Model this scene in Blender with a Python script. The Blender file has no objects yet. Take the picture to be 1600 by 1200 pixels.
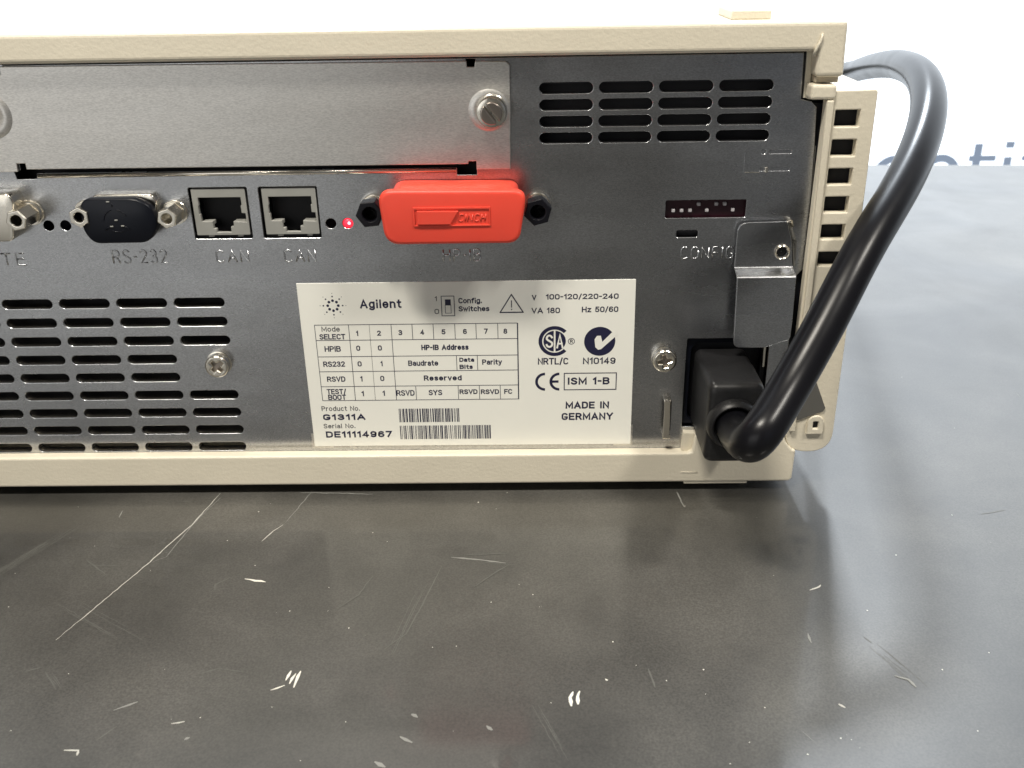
import bpy, bmesh, math, random
from mathutils import Vector, Matrix
random.seed(7)
SC = bpy.context.scene
COL = SC.collection
MM = 0.001

# ------------------------------------------------------------------ camera
cam_d = bpy.data.cameras.new("camera")
cam = bpy.data.objects.new("camera", cam_d)
COL.objects.link(cam)
cam_d.sensor_fit = 'HORIZONTAL'
cam_d.sensor_width = 36.0
cam_d.lens = 33.75
cam_d.clip_start = 0.01
cam_d.clip_end = 50.0
_R = Vector((0.99976132, 0.01389963, -0.0168556))
_F = Vector((-0.01968434, 0.9077977, -0.41894607))
_U = _R.cross(_F)
cam.matrix_world = Matrix(((_R.x, _U.x, -_F.x, 0.0), (_R.y, _U.y, -_F.y, -0.275),
                           (_R.z, _U.z, -_F.z, 0.16209), (0, 0, 0, 1)))
SC.camera = cam
cam_d.dof.use_dof = True
cam_d.dof.focus_distance = 0.285
cam_d.dof.aperture_fstop = 32.0

# ------------------------------------------------------------------ light
world = bpy.data.worlds.new("World")
SC.world = world
world.use_nodes = True
bgn = world.node_tree.nodes["Background"]
bgn.inputs[0].default_value = (1.0, 0.93, 0.82, 1)
bgn.inputs[1].default_value = 0.075

def area(name, loc, target, sx, sy, power, color):
    l = bpy.data.lights.new(name, 'AREA')
    l.shape = 'RECTANGLE'; l.size = sx * MM; l.size_y = sy * MM
    l.energy = power; l.color = color
    o = bpy.data.objects.new(name, l)
    COL.objects.link(o)
    o.location = Vector(loc) * MM
    d = (Vector(target) - Vector(loc)).normalized()
    o.rotation_euler = d.to_track_quat('-Z', 'Y').to_euler()
    return o
area('ceiling_lamp_warm', (-260, -420, 1050), (-40, 0, 70), 260, 90, 13.0, (1.0, 0.94, 0.83))
area('ceiling_lamp_right', (620, -430, 1080), (40, 0, 70), 200, 90, 9.5, (1.0, 0.95, 0.86))
area('ceiling_lamp_back', (255, 850, 1075), (110, -20, 0), 120, 120, 15.5, (0.86, 0.93, 1.0))
area('soft_fill_left', (-640, -950, 250), (-300, 0, 200), 850, 440, 1.8, (0.96, 0.96, 0.94))  # soft area lamp added to brighten the steel's left reflections, not a window

area('cool_fill_right', (560, -900, 240), (100, 0, 120), 600, 400, 0.13, (0.60, 0.75, 1.0))  # bluish fill added to cool the reflections at the panel's right

SC.view_settings.view_transform = 'Standard'
SC.view_settings.look = 'None'
SC.view_settings.exposure = 0.0
SC.view_settings.gamma = 1.0
SC.view_settings.use_curve_mapping = False
SC.cycles.max_bounces = 8

# ------------------------------------------------------------------ materials
def material(name, color, metallic=0.0, rough=0.5, ior=1.5, var=0.0, var_scale=60.0,
             rvar=0.0, rscale=40.0, bump=0.0, bscale=600.0, bump2=0.0, b2scale=30.0, coat=0.0,
             stretch=(1, 1, 1), spec=0.5, grain=0.0):
    m = bpy.data.materials.new(name)
    m.use_nodes = True
    nt = m.node_tree; N = nt.nodes; L = nt.links
    b = N["Principled BSDF"]
    b.inputs["Base Color"].default_value = (*color, 1)
    b.inputs["Metallic"].default_value = metallic
    b.inputs["Roughness"].default_value = rough
    b.inputs["IOR"].default_value = ior
    b.inputs["Specular IOR Level"].default_value = spec
    b.inputs["Coat Weight"].default_value = coat
    tc = N.new("ShaderNodeTexCoord")
    mp = N.new("ShaderNodeMapping"); mp.inputs["Scale"].default_value = stretch
    L.new(tc.outputs["Object"], mp.inputs["Vector"])
    def noise(scale, detail=4.0, rough_=0.55):
        n = N.new("ShaderNodeTexNoise")
        n.inputs["Scale"].default_value = scale
        n.inputs["Detail"].default_value = detail
        n.inputs["Roughness"].default_value = rough_
        L.new(mp.outputs[0], n.inputs["Vector"])
        return n
    if var > 0:
        n = noise(var_scale)
        r = N.new("ShaderNodeMapRange")
        r.inputs[1].default_value = 0.3; r.inputs[2].default_value = 0.7
        r.inputs[3].default_value = 1 - var; r.inputs[4].default_value = 1 + var
        L.new(n.outputs[0], r.inputs[0])
        mx = N.new("ShaderNodeVectorMath"); mx.operation = 'SCALE'
        mx.inputs[0].default_value = color
        L.new(r.outputs[0], mx.inputs[3])
        L.new(mx.outputs[0], b.inputs["Base Color"])
        if grain > 0:
            g = noise(2600, 1.0)
            r2 = N.new("ShaderNodeMapRange")
            r2.inputs[1].default_value = 0.3; r2.inputs[2].default_value = 0.7
            r2.inputs[3].default_value = 1 - grain; r2.inputs[4].default_value = 1 + grain
            L.new(g.outputs[0], r2.inputs[0])
            mu = N.new("ShaderNodeMath"); mu.operation = 'MULTIPLY'
            L.new(r.outputs[0], mu.inputs[0]); L.new(r2.outputs[0], mu.inputs[1])
            L.new(mu.outputs[0], mx.inputs[3])
    if rvar > 0:
        n = noise(rscale, 5.0, 0.6)
        r = N.new("ShaderNodeMapRange")
        r.inputs[1].default_value = 0.3; r.inputs[2].default_value = 0.7
        r.inputs[3].default_value = max(rough - rvar, 0.02); r.inputs[4].default_value = rough + rvar
        L.new(n.outputs[0], r.inputs[0])
        L.new(r.outputs[0], b.inputs["Roughness"])
    last = None
    for s, sc in ((bump, bscale), (bump2, b2scale)):
        if s > 0:
            n = noise(sc, 3.0)
            bp = N.new("ShaderNodeBump")
            bp.inputs["Strength"].default_value = 1.0
            bp.inputs["Distance"].default_value = s * MM
            L.new(n.outputs[0], bp.inputs["Height"])
            if last: L.new(last.outputs[0], bp.inputs["Normal"])
            last = bp
    if last: L.new(last.outputs[0], b.inputs["Normal"])
    return m

def emitter(name, color, strength):
    m = bpy.data.materials.new(name); m.use_nodes = True
    b = m.node_tree.nodes["Principled BSDF"]
    b.inputs["Base Color"].default_value = (*color, 1)
    b.inputs["Roughness"].default_value = 0.4
    b.inputs["Emission Color"].default_value = (*color, 1)
    b.inputs["Emission Strength"].default_value = strength
    return m

M = {}
M['beige'] = material('cream_foam_plastic', (0.70, 0.645, 0.525), rough=0.42, var=0.03, var_scale=40, bump=0.09, bscale=900, bump2=0.06, b2scale=200, grain=0.03)
M['panel'] = material('zinc_plated_steel', (0.49, 0.50, 0.52), metallic=1, rough=0.27, rvar=0.06, rscale=30, grain=0.16, bump=0.0035, bscale=2500, bump2=0.9, b2scale=11, stretch=(0.7, 1, 1.6), var=0.05, var_scale=30)
M['plate'] = material('brushed_steel_cover', (0.66, 0.645, 0.62), metallic=1, rough=0.42, rvar=0.05, rscale=22, grain=0.14, bump=0.004, bscale=1500, bump2=0.7, b2scale=9, var=0.05, var_scale=20, stretch=(0.5, 1, 2.2))
M['steel'] = material('nickel_screw_steel', (0.78, 0.74, 0.66), metallic=1, rough=0.22, rvar=0.05, rscale=300, bump=0.01, bscale=900)
M['dull_steel'] = material('darkened_screw_steel', (0.42, 0.37, 0.33), metallic=1, rough=0.28, bump=0.02, bscale=800)
M['black_steel'] = material('blackened_steel', (0.006, 0.006, 0.009), rough=0.25, ior=1.5, spec=0.3)
M['slot_metal'] = material('slot_wall_metal', (0.62, 0.60, 0.57), metallic=1, rough=0.24)
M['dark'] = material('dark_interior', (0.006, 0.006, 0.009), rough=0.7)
M['dark_strip'] = material('gap_shade_black', (0.010, 0.011, 0.016), rough=0.35)  # near-black colour put in for the shade in gaps and recess
M['label'] = material('label_film', (0.87, 0.865, 0.80), rough=0.42, var=0.015, var_scale=30)
M['ink'] = material('dark_blue_ink', (0.012, 0.012, 0.045), rough=0.5)
M['ink_soft'] = material('thin_black_ink', (0.06, 0.06, 0.07), rough=0.5)
M['red'] = material('red_soft_vinyl', (0.82, 0.075, 0.045), rough=0.42, ior=1.48, bump=0.015, bscale=500, var=0.04, var_scale=60)
_b = M['red'].node_tree.nodes["Principled BSDF"]
_b.inputs["Subsurface Weight"].default_value = 0.25
_b.inputs["Subsurface Radius"].default_value = (1.0, 0.25, 0.15)
_b.inputs["Subsurface Scale"].default_value = 0.0015
M['black_plastic'] = material('glossy_black_plastic', (0.004, 0.005, 0.009), rough=0.30, spec=0.22)
M['rubber'] = material('black_rubber', (0.006, 0.006, 0.008), rough=0.30, spec=0.26, bump=0.012, bscale=350, var=0.15, var_scale=40, rvar=0.03, rscale=40)
M['plug'] = material('moulded_black_plug', (0.013, 0.013, 0.014), rough=0.40, spec=0.35, grain=0.3, bump=0.07, bscale=500, var=0.2, var_scale=200)
M['jack'] = material('grey_jack_plastic', (0.30, 0.30, 0.28), rough=0.38, var=0.05, var_scale=200, bump=0.01, bscale=800)
M['maroon'] = material('maroon_switch_body', (0.030, 0.006, 0.012), rough=0.35)
M['stain'] = material('brown_stain', (0.16, 0.09, 0.04), rough=0.6)
M['lever'] = material('white_switch_lever', (0.45, 0.43, 0.45), rough=0.4)
M['grey_sheet'] = material('dull_grey_sheet', (0.20, 0.195, 0.18), metallic=0.6, rough=0.45, bump=0.01, bscale=800)
M['shadow_beige'] = material('shaded_cream_plastic', (0.50, 0.44, 0.34), rough=0.5, bump=0.03, bscale=700)  # darker copy of the cream, shade of the step put into the colour
M['led'] = emitter('glowing_red_led', (1.0, 0.03, 0.06), 1.2)
M['led_hot'] = emitter('led_core', (1.0, 0.45, 0.55), 2.0)
M['emissive'] = emitter('emissive_white_wall', (0.86, 0.93, 1.0), 2.1)  # white wall's brightness put into the material as even emission
_b = M['emissive'].node_tree.nodes["Principled BSDF"]; _b.inputs["Base Color"].default_value = (0, 0, 0, 1); _b.inputs["Specular IOR Level"].default_value = 0
M['print'] = emitter('emissive_grey_print', (0.27, 0.33, 0.43), 1.0)  # washed-out grey of the letters set by weaker emission
_b = M['print'].node_tree.nodes["Principled BSDF"]; _b.inputs["Base Color"].default_value = (0, 0, 0, 1); _b.inputs["Specular IOR Level"].default_value = 0
M['scratch'] = [material('pale_scratch_%s' % w, c, rough=0.6) for w, c in
                (('faint', (0.12, 0.12, 0.11)), ('soft', (0.24, 0.24, 0.225)), ('clear', (0.48, 0.47, 0.43)), ('strong', (0.75, 0.73, 0.66)))]

def bench_material():
    m = material('black_epoxy_worktop', (0.045, 0.043, 0.038), rough=0.42, ior=1.6, bump=0.002, bscale=700, bump2=0.03, b2scale=18)
    m.node_tree.nodes['Principled BSDF'].inputs['Coat Weight'].default_value = 0.55
    m.node_tree.nodes['Principled BSDF'].inputs['Coat Roughness'].default_value = 0.09
    m.node_tree.nodes['Principled BSDF'].inputs['Coat IOR'].default_value = 1.5
    nt = m.node_tree; N = nt.nodes; L = nt.links; b = N["Principled BSDF"]
    tc = N.new("ShaderNodeTexCoord")
    def noise(scale, detail, dist=0.0):
        n = N.new("ShaderNodeTexNoise"); n.inputs["Scale"].default_value = scale
        n.inputs["Detail"].default_value = detail; n.inputs["Distortion"].default_value = dist
        L.new(tc.outputs["Object"], n.inputs["Vector"]); return n
    def ramp(src, a, c, lo, hi):
        r = N.new("ShaderNodeMapRange"); r.inputs[1].default_value = a; r.inputs[2].default_value = c
        r.inputs[3].default_value = lo; r.inputs[4].default_value = hi; L.new(src, r.inputs[0]); return r.outputs[0]
    n1 = noise(9, 6, 0.6); n2 = noise(32, 5, 0.3); n3 = noise(1800, 2)
    a = ramp(n1.outputs[0], 0.35, 0.7, 0.65, 1.9)
    c = ramp(n2.outputs[0], 0.35, 0.7, 0.85, 1.25)
    d = ramp(n3.outputs[0], 0.3, 0.7, 0.75, 1.25)
    m1 = N.new("ShaderNodeMath"); m1.operation = 'MULTIPLY'; L.new(a, m1.inputs[0]); L.new(c, m1.inputs[1])
    m2 = N.new("ShaderNodeMath"); m2.operation = 'MULTIPLY'; L.new(m1.outputs[0], m2.inputs[0]); L.new(d, m2.inputs[1])
    v = N.new("ShaderNodeVectorMath"); v.operation = 'SCALE'; v.inputs[0].default_value = (0.045, 0.0435, 0.0395)
    L.new(m2.outputs[0], v.inputs[3]); L.new(v.outputs[0], b.inputs["Base Color"])
    r = ramp(noise(14, 6, 0.8).outputs[0], 0.35, 0.7, 0.34, 0.50)
    L.new(ramp(noise(11, 6, 1.0).outputs[0], 0.35, 0.7, 0.05, 0.16), b.inputs["Coat Roughness"])
    L.new(r, b.inputs["Roughness"])
    return m
M['bench'] = bench_material()

# ------------------------------------------------------------------ mesh tools (all input in millimetres)
class MB:
    def __init__(s): s.v = []; s.f = []; s.sm = []
    def add(s, vs, fs, smooth=False):
        o = len(s.v); s.v += [Vector(a) for a in vs]
        for f in fs: s.f.append([i + o for i in f]); s.sm.append(smooth)
        return s
    def box(s, x0, x1, y0, y1, z0, z1):
        vs = [(x, y, z) for x in (x0, x1) for y in (y0, y1) for z in (z0, z1)]
        return s.add(vs, [(0, 1, 3, 2), (4, 6, 7, 5), (0, 4, 5, 1), (2, 3, 7, 6), (0, 2, 6, 4), (1, 5, 7, 3)])
    def prism(s, poly, y0, y1, scale1=1.0, centre=None):
        """outline in x,z pushed from y0 (front) to y1 (back); optional scale of the back outline"""
        n = len(poly)
        cx, cz = centre or (sum(p[0] for p in poly) / n, sum(p[1] for p in poly) / n)
        vs = [(p[0], y0, p[1]) for p in poly] + [(cx + (p[0] - cx) * scale1, y1, cz + (p[1] - cz) * scale1) for p in poly]
        fs = [list(range(n)), list(range(2 * n - 1, n - 1, -1))]
        fs += [(i, i + n, (i + 1) % n + n, (i + 1) % n) for i in range(n)]
        return s.add(vs, fs)
    def lathe(s, cx, cz, prof, seg=40, rot=0.0, smooth=True):
        """profile [(radius, y)] turned round an axis along y"""
        k = len(prof); vs = []; fs = []
        for i in range(seg):
            a = rot + 2 * math.pi * i / seg
            for r, y in prof: vs.append((cx + r * math.cos(a), y, cz + r * math.sin(a)))
        for i in range(seg):
            j = (i + 1) % seg
            for q in range(k - 1): fs.append((i * k + q, j * k + q, j * k + q + 1, i * k + q + 1))
        return s.add(vs, fs, smooth)
    def tube(s, pts, rad, seg=16, caps=True):
        pts = [Vector(p) for p in pts]; n = len(pts)
        rr = rad if isinstance(rad, (list, tuple)) else [rad] * n
        t0 = (pts[1] - pts[0]).normalized()
        up = Vector((0, 0, 1)) if abs(t0.z) < 0.9 else Vector((1, 0, 0))
        nrm = t0.cross(up).normalized(); vs = []; fs = []
        for i in range(n):
            t = (pts[min(i + 1, n - 1)] - pts[max(i - 1, 0)]).normalized()
            nrm = (nrm - t * nrm.dot(t)).normalized(); bn = t.cross(nrm)
            for k in range(seg):
                a = 2 * math.pi * k / seg
                vs.append(pts[i] + nrm * math.cos(a) * rr[i] + bn * math.sin(a) * rr[i])
        for i in range(n - 1):
            for k in range(seg):
                fs.append((i * seg + k, i * seg + (k + 1) % seg, (i + 1) * seg + (k + 1) % seg, (i + 1) * seg + k))
        s.add(vs, fs, True)
        if caps:
            o = len(s.v) - len(vs)
            s.f.append([o + k for k in range(seg)][::-1]); s.sm.append(False)
            s.f.append([o + (n - 1) * seg + k for k in range(seg)]); s.sm.append(False)
        return s
    def mesh(s, name, centre, bevel=0.0, segs=2, angle=35, smooth=None):
        bm = bmesh.new()
        vs = [bm.verts.new((v - centre) * MM) for v in s.v]
        for f, sm in zip(s.f, s.sm):
            try:
                q = bm.faces.new([vs[i] for i in f]); q.smooth = sm
            except ValueError: pass
        bmesh.ops.recalc_face_normals(bm, faces=bm.faces)
        if bevel > 0:
            es = [e for e in bm.edges if len(e.link_faces) == 2 and e.calc_face_angle(0) > math.radians(angle)]
            bmesh.ops.bevel(bm, geom=es, offset=bevel * MM, segments=segs, profile=0.5, affect='EDGES', clamp_overlap=True)
            for f in bm.faces:
                if f.calc_area() < 0: pass
        if smooth:
            for f in bm.faces: f.smooth = True
        me = bpy.data.meshes.new(name); bm.to_mesh(me); bm.free()
        return me

def centre_of(vs):
    lo = Vector([min(v[i] for v in vs) for i in range(3)]); hi = Vector([max(v[i] for v in vs) for i in range(3)])
    return (lo + hi) / 2

WPOS = {}
def place(name, me, centre, mat, parent=None, label=None):
    o = bpy.data.objects.new(name, me); COL.objects.link(o)
    if mat is not None:
        me.materials.clear(); me.materials.append(mat)
    c = Vector(centre)
    WPOS[o.name] = c
    o.parent = parent
    o.location = (c - (WPOS[parent.name] if parent else Vector((0, 0, 0)))) * MM
    if label: o['label'] = label
    return o
def part(name, mb, mat, parent=None, bevel=0.0, segs=2, angle=35, label=None, smooth=None):
    c = centre_of(mb.v)
    return place(name, mb.mesh(name, c, bevel, segs, angle, smooth), c, mat, parent, label)
def auto_smooth(o, deg=40):
    me = o.data
    for p in me.polygons: p.use_smooth = True
    me.set_sharp_from_angle(angle=math.radians(deg))
    return o
def thing(name, loc, label, cat, group=None):
    o = bpy.data.objects.new(name, None); COL.objects.link(o)
    o.empty_display_size = 0.02
    o.location = Vector(loc) * MM; WPOS[o.name] = Vector(loc)
    o['label'] = label; o['category'] = cat
    if group: o['group'] = group
    return o

def area2(p): return sum(p[i][0] * p[(i + 1) % len(p)][1] - p[(i + 1) % len(p)][0] * p[i][1] for i in range(len(p)))
def sheet_mesh(name, outer, holes, y_front, thick, bevel, centre, islands=(), res=2):
    """sheet in the x,z plane with cut-outs and rolled edges, its front face at y_front"""
    cu = bpy.data.curves.new(name, 'CURVE'); cu.dimensions = '2D'; cu.fill_mode = 'BOTH'
    cu.extrude = max(thick / 2 - bevel, 0.0) ; cu.bevel_depth = bevel; cu.bevel_resolution = res; cu.offset = -bevel
    def sp(poly, ccw):
        if (area2(poly) > 0) != ccw: poly = poly[::-1]
        q = cu.splines.new('POLY'); q.points.add(len(poly) - 1)
        for i, (x, z) in enumerate(poly): q.points[i].co = (x - centre[0], z - centre[2], 0, 1)
        q.use_cyclic_u = True
    sp(outer, True)
    for h in holes: sp(h, False)
    for h in islands: sp(h, True)
    o = bpy.data.objects.new(name, cu); COL.objects.link(o)
    dg = bpy.context.evaluated_depsgraph_get(); dg.update()
    me = bpy.data.meshes.new_from_object(o.evaluated_get(dg))
    bpy.data.objects.remove(o); bpy.data.curves.remove(cu)
    ym = y_front + thick / 2 - centre[1]
    for v in me.vertices:
        x, y, z = v.co
        v.co = (x * MM, (ym - z) * MM, y * MM)
    for p in me.polygons: p.use_smooth = False
    me.name = name
    return me
def sheet(name, outer, holes, y_front, thick, bevel, mat, parent, islands=(), label=None, res=2):
    xs = [p[0] for p in outer]; zs = [p[1] for p in outer]
    c = Vector(((min(xs) + max(xs)) / 2, y_front + thick / 2, (min(zs) + max(zs)) / 2))
    return place(name, sheet_mesh(name, outer, holes, y_front, thick, bevel, c, islands, res), c, mat, parent, label)

def rect(x0, x1, z0, z1): return [(x0, z0), (x1, z0), (x1, z1), (x0, z1)]
def rrect(x0, x1, z0, z1, r, n=6):
    p = []
    for cx, cz, a0 in ((x1 - r, z0 + r, -90), (x1 - r, z1 - r, 0), (x0 + r, z1 - r, 90), (x0 + r, z0 + r, 180)):
        for i in range(n + 1):
            a = math.radians(a0 + 90 * i / n); p.append((cx + r * math.cos(a), cz + r * math.sin(a)))
    return p
def stadium(x0, x1, zc, h, n=8): return rrect(x0, x1, zc - h / 2, zc + h / 2, h / 2 - 0.001, n)
def circle(cx, cz, r, n=28, a0=0.0): return [(cx + r * math.cos(a0 + 2 * math.pi * i / n), cz + r * math.sin(a0 + 2 * math.pi * i / n)) for i in range(n)]
def round_poly(poly, rs, n=5):
    out = []; k = len(poly)
    for i in range(k):
        p = Vector(poly[i]); a = Vector(poly[i - 1]); b = Vector(poly[(i + 1) % k]); r = rs[i] if isinstance(rs, (list, tuple)) else rs
        if r <= 0: out.append(tuple(p)); continue
        u = (a - p); w = (b - p); d = min(r, u.length * 0.48, w.length * 0.48)
        A = p + u.normalized() * d; B = p + w.normalized() * d
        for j in range(n + 1):
            t = j / n; q = A * (1 - t) ** 2 + p * 2 * t * (1 - t) + B * t ** 2; out.append(tuple(q))
    return out


# ------------------------------------------------------------------ single-stroke lettering, cap height 10
def _a(cx, cy, rx, ry, a0, a1, n=None):
    n = n or max(3, int(abs(a1 - a0) / 18))
    return [(cx + rx * math.cos(math.radians(a0 + (a1 - a0) * i / n)), cy + ry * math.sin(math.radians(a0 + (a1 - a0) * i / n))) for i in range(n + 1)]
G = {
 'A': (6.4, [[(0, 0), (3.2, 10), (6.4, 0)], [(1.0, 3.1), (5.4, 3.1)]]),
 'B': (5.6, [[(0, 0), (0, 10), (3.2, 10)] + _a(3.2, 7.7, 2.2, 2.3, 80, -80) + [(0.2, 5.3)], [(3.2, 5.3)] + _a(3.2, 2.65, 2.5, 2.65, 80, -80) + [(0, 0)]]),
 'C': (5.6, [_a(3, 7.2, 2.8, 2.8, 28, 180) + _a(3, 2.8, 2.8, 2.8, 180, 332)]),
 'D': (5.6, [[(0, 0), (0, 10), (2.4, 10)] + _a(2.4, 6.8, 3.2, 3.2, 80, 0) + _a(2.4, 3.2, 3.2, 3.2, 0, -80) + [(2.4, 0), (0, 0)]]),
 'E': (5.0, [[(5, 10), (0, 10), (0, 0), (5, 0)], [(0, 5.2), (4.4, 5.2)]]),
 'F': (4.9, [[(4.9, 10), (0, 10), (0, 0)], [(0, 5.1), (4.3, 5.1)]]),
 'G': (5.8, [_a(3, 7.2, 2.8, 2.8, 32, 180) + _a(3, 2.8, 2.8, 2.8, 180, 360) + [(5.8, 4.1), (3.5, 4.1)]]),
 'H': (5.6, [[(0, 0), (0, 10)], [(5.6, 0), (5.6, 10)], [(0, 5.1), (5.6, 5.1)]]),
 'I': (0.2, [[(0.1, 0), (0.1, 10)]]),
 'L': (4.6, [[(0, 10), (0, 0), (4.6, 0)]]),
 'M': (7.2, [[(0, 0), (0, 10), (3.6, 2.0), (7.2, 10), (7.2, 0)]]),
 'N': (5.6, [[(0, 0), (0, 10), (5.6, 0), (5.6, 10)]]),
 'O': (5.8, [_a(2.9, 7.1, 2.9, 2.9, 0, 180) + _a(2.9, 2.9, 2.9, 2.9, 180, 360) + [(5.8, 7.1)]]),
 'P': (5.4, [[(0, 0), (0, 10), (2.8, 10)] + _a(2.8, 7.3, 2.6, 2.7, 80, -80) + [(2.8, 4.6), (0.1, 4.6)]]),
 'R': (5.6, [[(0, 0), (0, 10), (2.8, 10)] + _a(2.8, 7.4, 2.6, 2.6, 80, -80) + [(2.8, 4.8), (0.1, 4.8)], [(3.2, 4.7), (5.6, 0)]]),
 'S': (5.4, [_a(2.7, 7.6, 2.5, 2.4, 20, 200) + [(1.6, 5.8), (3.8, 4.6)] + _a(2.7, 2.55, 2.7, 2.55, 30, -160)]),
 'T': (5.8, [[(0, 10), (5.8, 10)], [(2.9, 10), (2.9, 0)]]),
 'V': (6.0, [[(0, 10), (3, 0), (6, 10)]]),
 'Y': (6.0, [[(0, 10), (3, 4.6), (6, 10)], [(3, 4.6), (3, 0)]]),
 'a': (4.5, [_a(2.3, 5.0, 2.0, 2.2, 150, 0) + [(4.3, 0)], [(4.3, 4.0)] + _a(2.2, 2.0, 2.1, 2.0, 80, 280) + [(4.3, 1.4)]]),
 'b': (4.6, [[(0, 10), (0, 0)], _a(2.3, 3.6, 2.3, 3.6, 180, -180)]),
 'c': (4.3, [_a(2.3, 3.6, 2.3, 3.6, 45, 315)]),
 'd': (4.6, [[(4.6, 10), (4.6, 0)], _a(2.3, 3.6, 2.3, 3.6, 0, 360)]),
 'e': (4.6, [[(0.1, 3.7), (4.6, 3.7)] + _a(2.3, 3.9, 2.3, 3.3, 5, 180) + _a(2.3, 3.3, 2.3, 3.3, 180, 325)]),
 'f': (3.2, [_a(3.0, 8.3, 1.7, 1.7, 80, 180) + [(1.3, 0)], [(0, 7.0), (3.0, 7.0)]]),
 'g': (4.6, [[(4.6, 7.2), (4.6, -0.8)] + _a(2.3, -0.8, 2.3, 2.0, 0, -150), _a(2.3, 3.7, 2.3, 3.5, 0, 360)]),
 'h': (4.5, [[(0, 10), (0, 0)], [(0, 4.6)] + _a(2.25, 4.8, 2.2, 2.4, 160, 0) + [(4.45, 0)]]),
 'i': (0.4, [[(0.2, 0), (0.2, 6.0)], [(0.2, 9.3), (0.2, 10.0)]]),
 'l': (0.2, [[(0.1, 0), (0.1, 10)]]),
 'n': (4.5, [[(0, 7.2), (0, 0)], [(0, 4.6)] + _a(2.25, 4.8, 2.2, 2.4, 160, 0) + [(4.45, 0)]]),
 'o': (4.8, [_a(2.4, 3.6, 2.4, 3.6, 0, 360)]),
 'r': (2.8, [[(0, 7.2), (0, 0)], [(0, 4.4)] + _a(2.4, 4.6, 2.2, 2.5, 165, 85)]),
 's': (4.2, [_a(2.1, 5.4, 1.9, 1.8, 30, 215) + [(3.0, 3.5)] + _a(2.1, 1.9, 2.0, 1.9, 40, -150)]),
 't': (3.1, [[(1.3, 9.6), (1.3, 1.6)] + _a(2.8, 1.7, 1.5, 1.6, 190, 280), [(0, 7.1), (3.0, 7.1)]]),
 'u': (4.5, [[(0, 7.2)] + _a(2.2, 2.4, 2.2, 2.4, 180, 340), [(4.45, 7.2), (4.45, 0)]]),
 'v': (4.6, [[(0, 7.2), (2.3, 0), (4.6, 7.2)]]),
 'w': (6.6, [[(0, 7.2), (1.7, 0), (3.3, 6.6), (4.9, 0), (6.6, 7.2)]]),
 'y': (4.6, [[(0, 7.2), (2.4, 0.2)], [(4.6, 7.2), (1.6, -2.4), (0.3, -2.6)]]),
 'z': (4.4, [[(0.2, 7.1), (4.2, 7.1), (0.1, 0.1), (4.4, 0.1)]]),
 '0': (5.0, [_a(2.5, 7.4, 2.5, 2.6, 0, 180) + _a(2.5, 2.6, 2.5, 2.6, 180, 360) + [(5.0, 7.4)]]),
 '1': (2.2, [[(0, 7.9), (2.0, 10), (2.0, 0)]]),
 '2': (5.0, [_a(2.5, 7.4, 2.4, 2.6, 165, -25) + [(0.1, 0.2), (5.0, 0.2)]]),
 '3': (5.0, [_a(2.4, 7.6, 2.2, 2.4, 150, -80) + [(1.8, 5.3)], [(2.4, 5.3)] + _a(2.4, 2.7, 2.5, 2.6, 80, -155)]),
 '4': (5.2, [[(3.8, 0), (3.8, 10), (0, 2.8), (5.2, 2.8)]]),
 '5': (5.0, [[(4.6, 10), (0.8, 10), (0.4, 5.4)] + _a(2.4, 3.2, 2.5, 3.1, 120, -150)]),
 '6': (5.0, [_a(2.6, 7.2, 2.4, 2.7, 35, 170) + _a(2.5, 3.0, 2.45, 2.9, 180, 360) + _a(2.5, 3.0, 2.45, 2.9, 0, 170)]),
 '7': (4.8, [[(0, 10), (4.8, 10), (1.6, 0)]]),
 '8': (5.0, [_a(2.5, 7.6, 2.1, 2.3, -90, 270), _a(2.5, 2.65, 2.5, 2.6, -270, 90)]),
 '9': (5.0, [_a(2.4, 2.8, 2.4, 2.7, -145, -10) + _a(2.5, 7.0, 2.45, 2.9, 0, 180) + _a(2.5, 7.0, 2.45, 2.9, 180, 350)]),
 '.': (0.6, [[(0.3, 0), (0.3, 0.9)]]),
 '-': (2.4, [[(0, 4.9), (2.4, 4.9)]]),
 '/': (3.0, [[(0, -1), (3.0, 10.5)]]),
 ' ': (2.2, []),
}
def strokes(s, x0, x1, zb, cap, w, gap=2.2):
    """lettering fitted between x0 and x1 (outer edges), as polylines in x,z"""
    x = 0; out = []
    for c in s:
        wd, ls = G[c]
        out += [[(x + p[0], p[1]) for p in l] for l in ls]
        x += wd + gap
    tot = max(p[0] for l in out for p in l); lo = min(p[0] for l in out for p in l)
    k = (x1 - x0 - w) / max(tot - lo, .01); kz = (cap - w) / 10
    if tot - lo < .5: k = kz
    return [[(x0 + w / 2 + (p[0] - lo) * k, zb + w / 2 + p[1] * kz) for p in l] for l in out]
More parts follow.
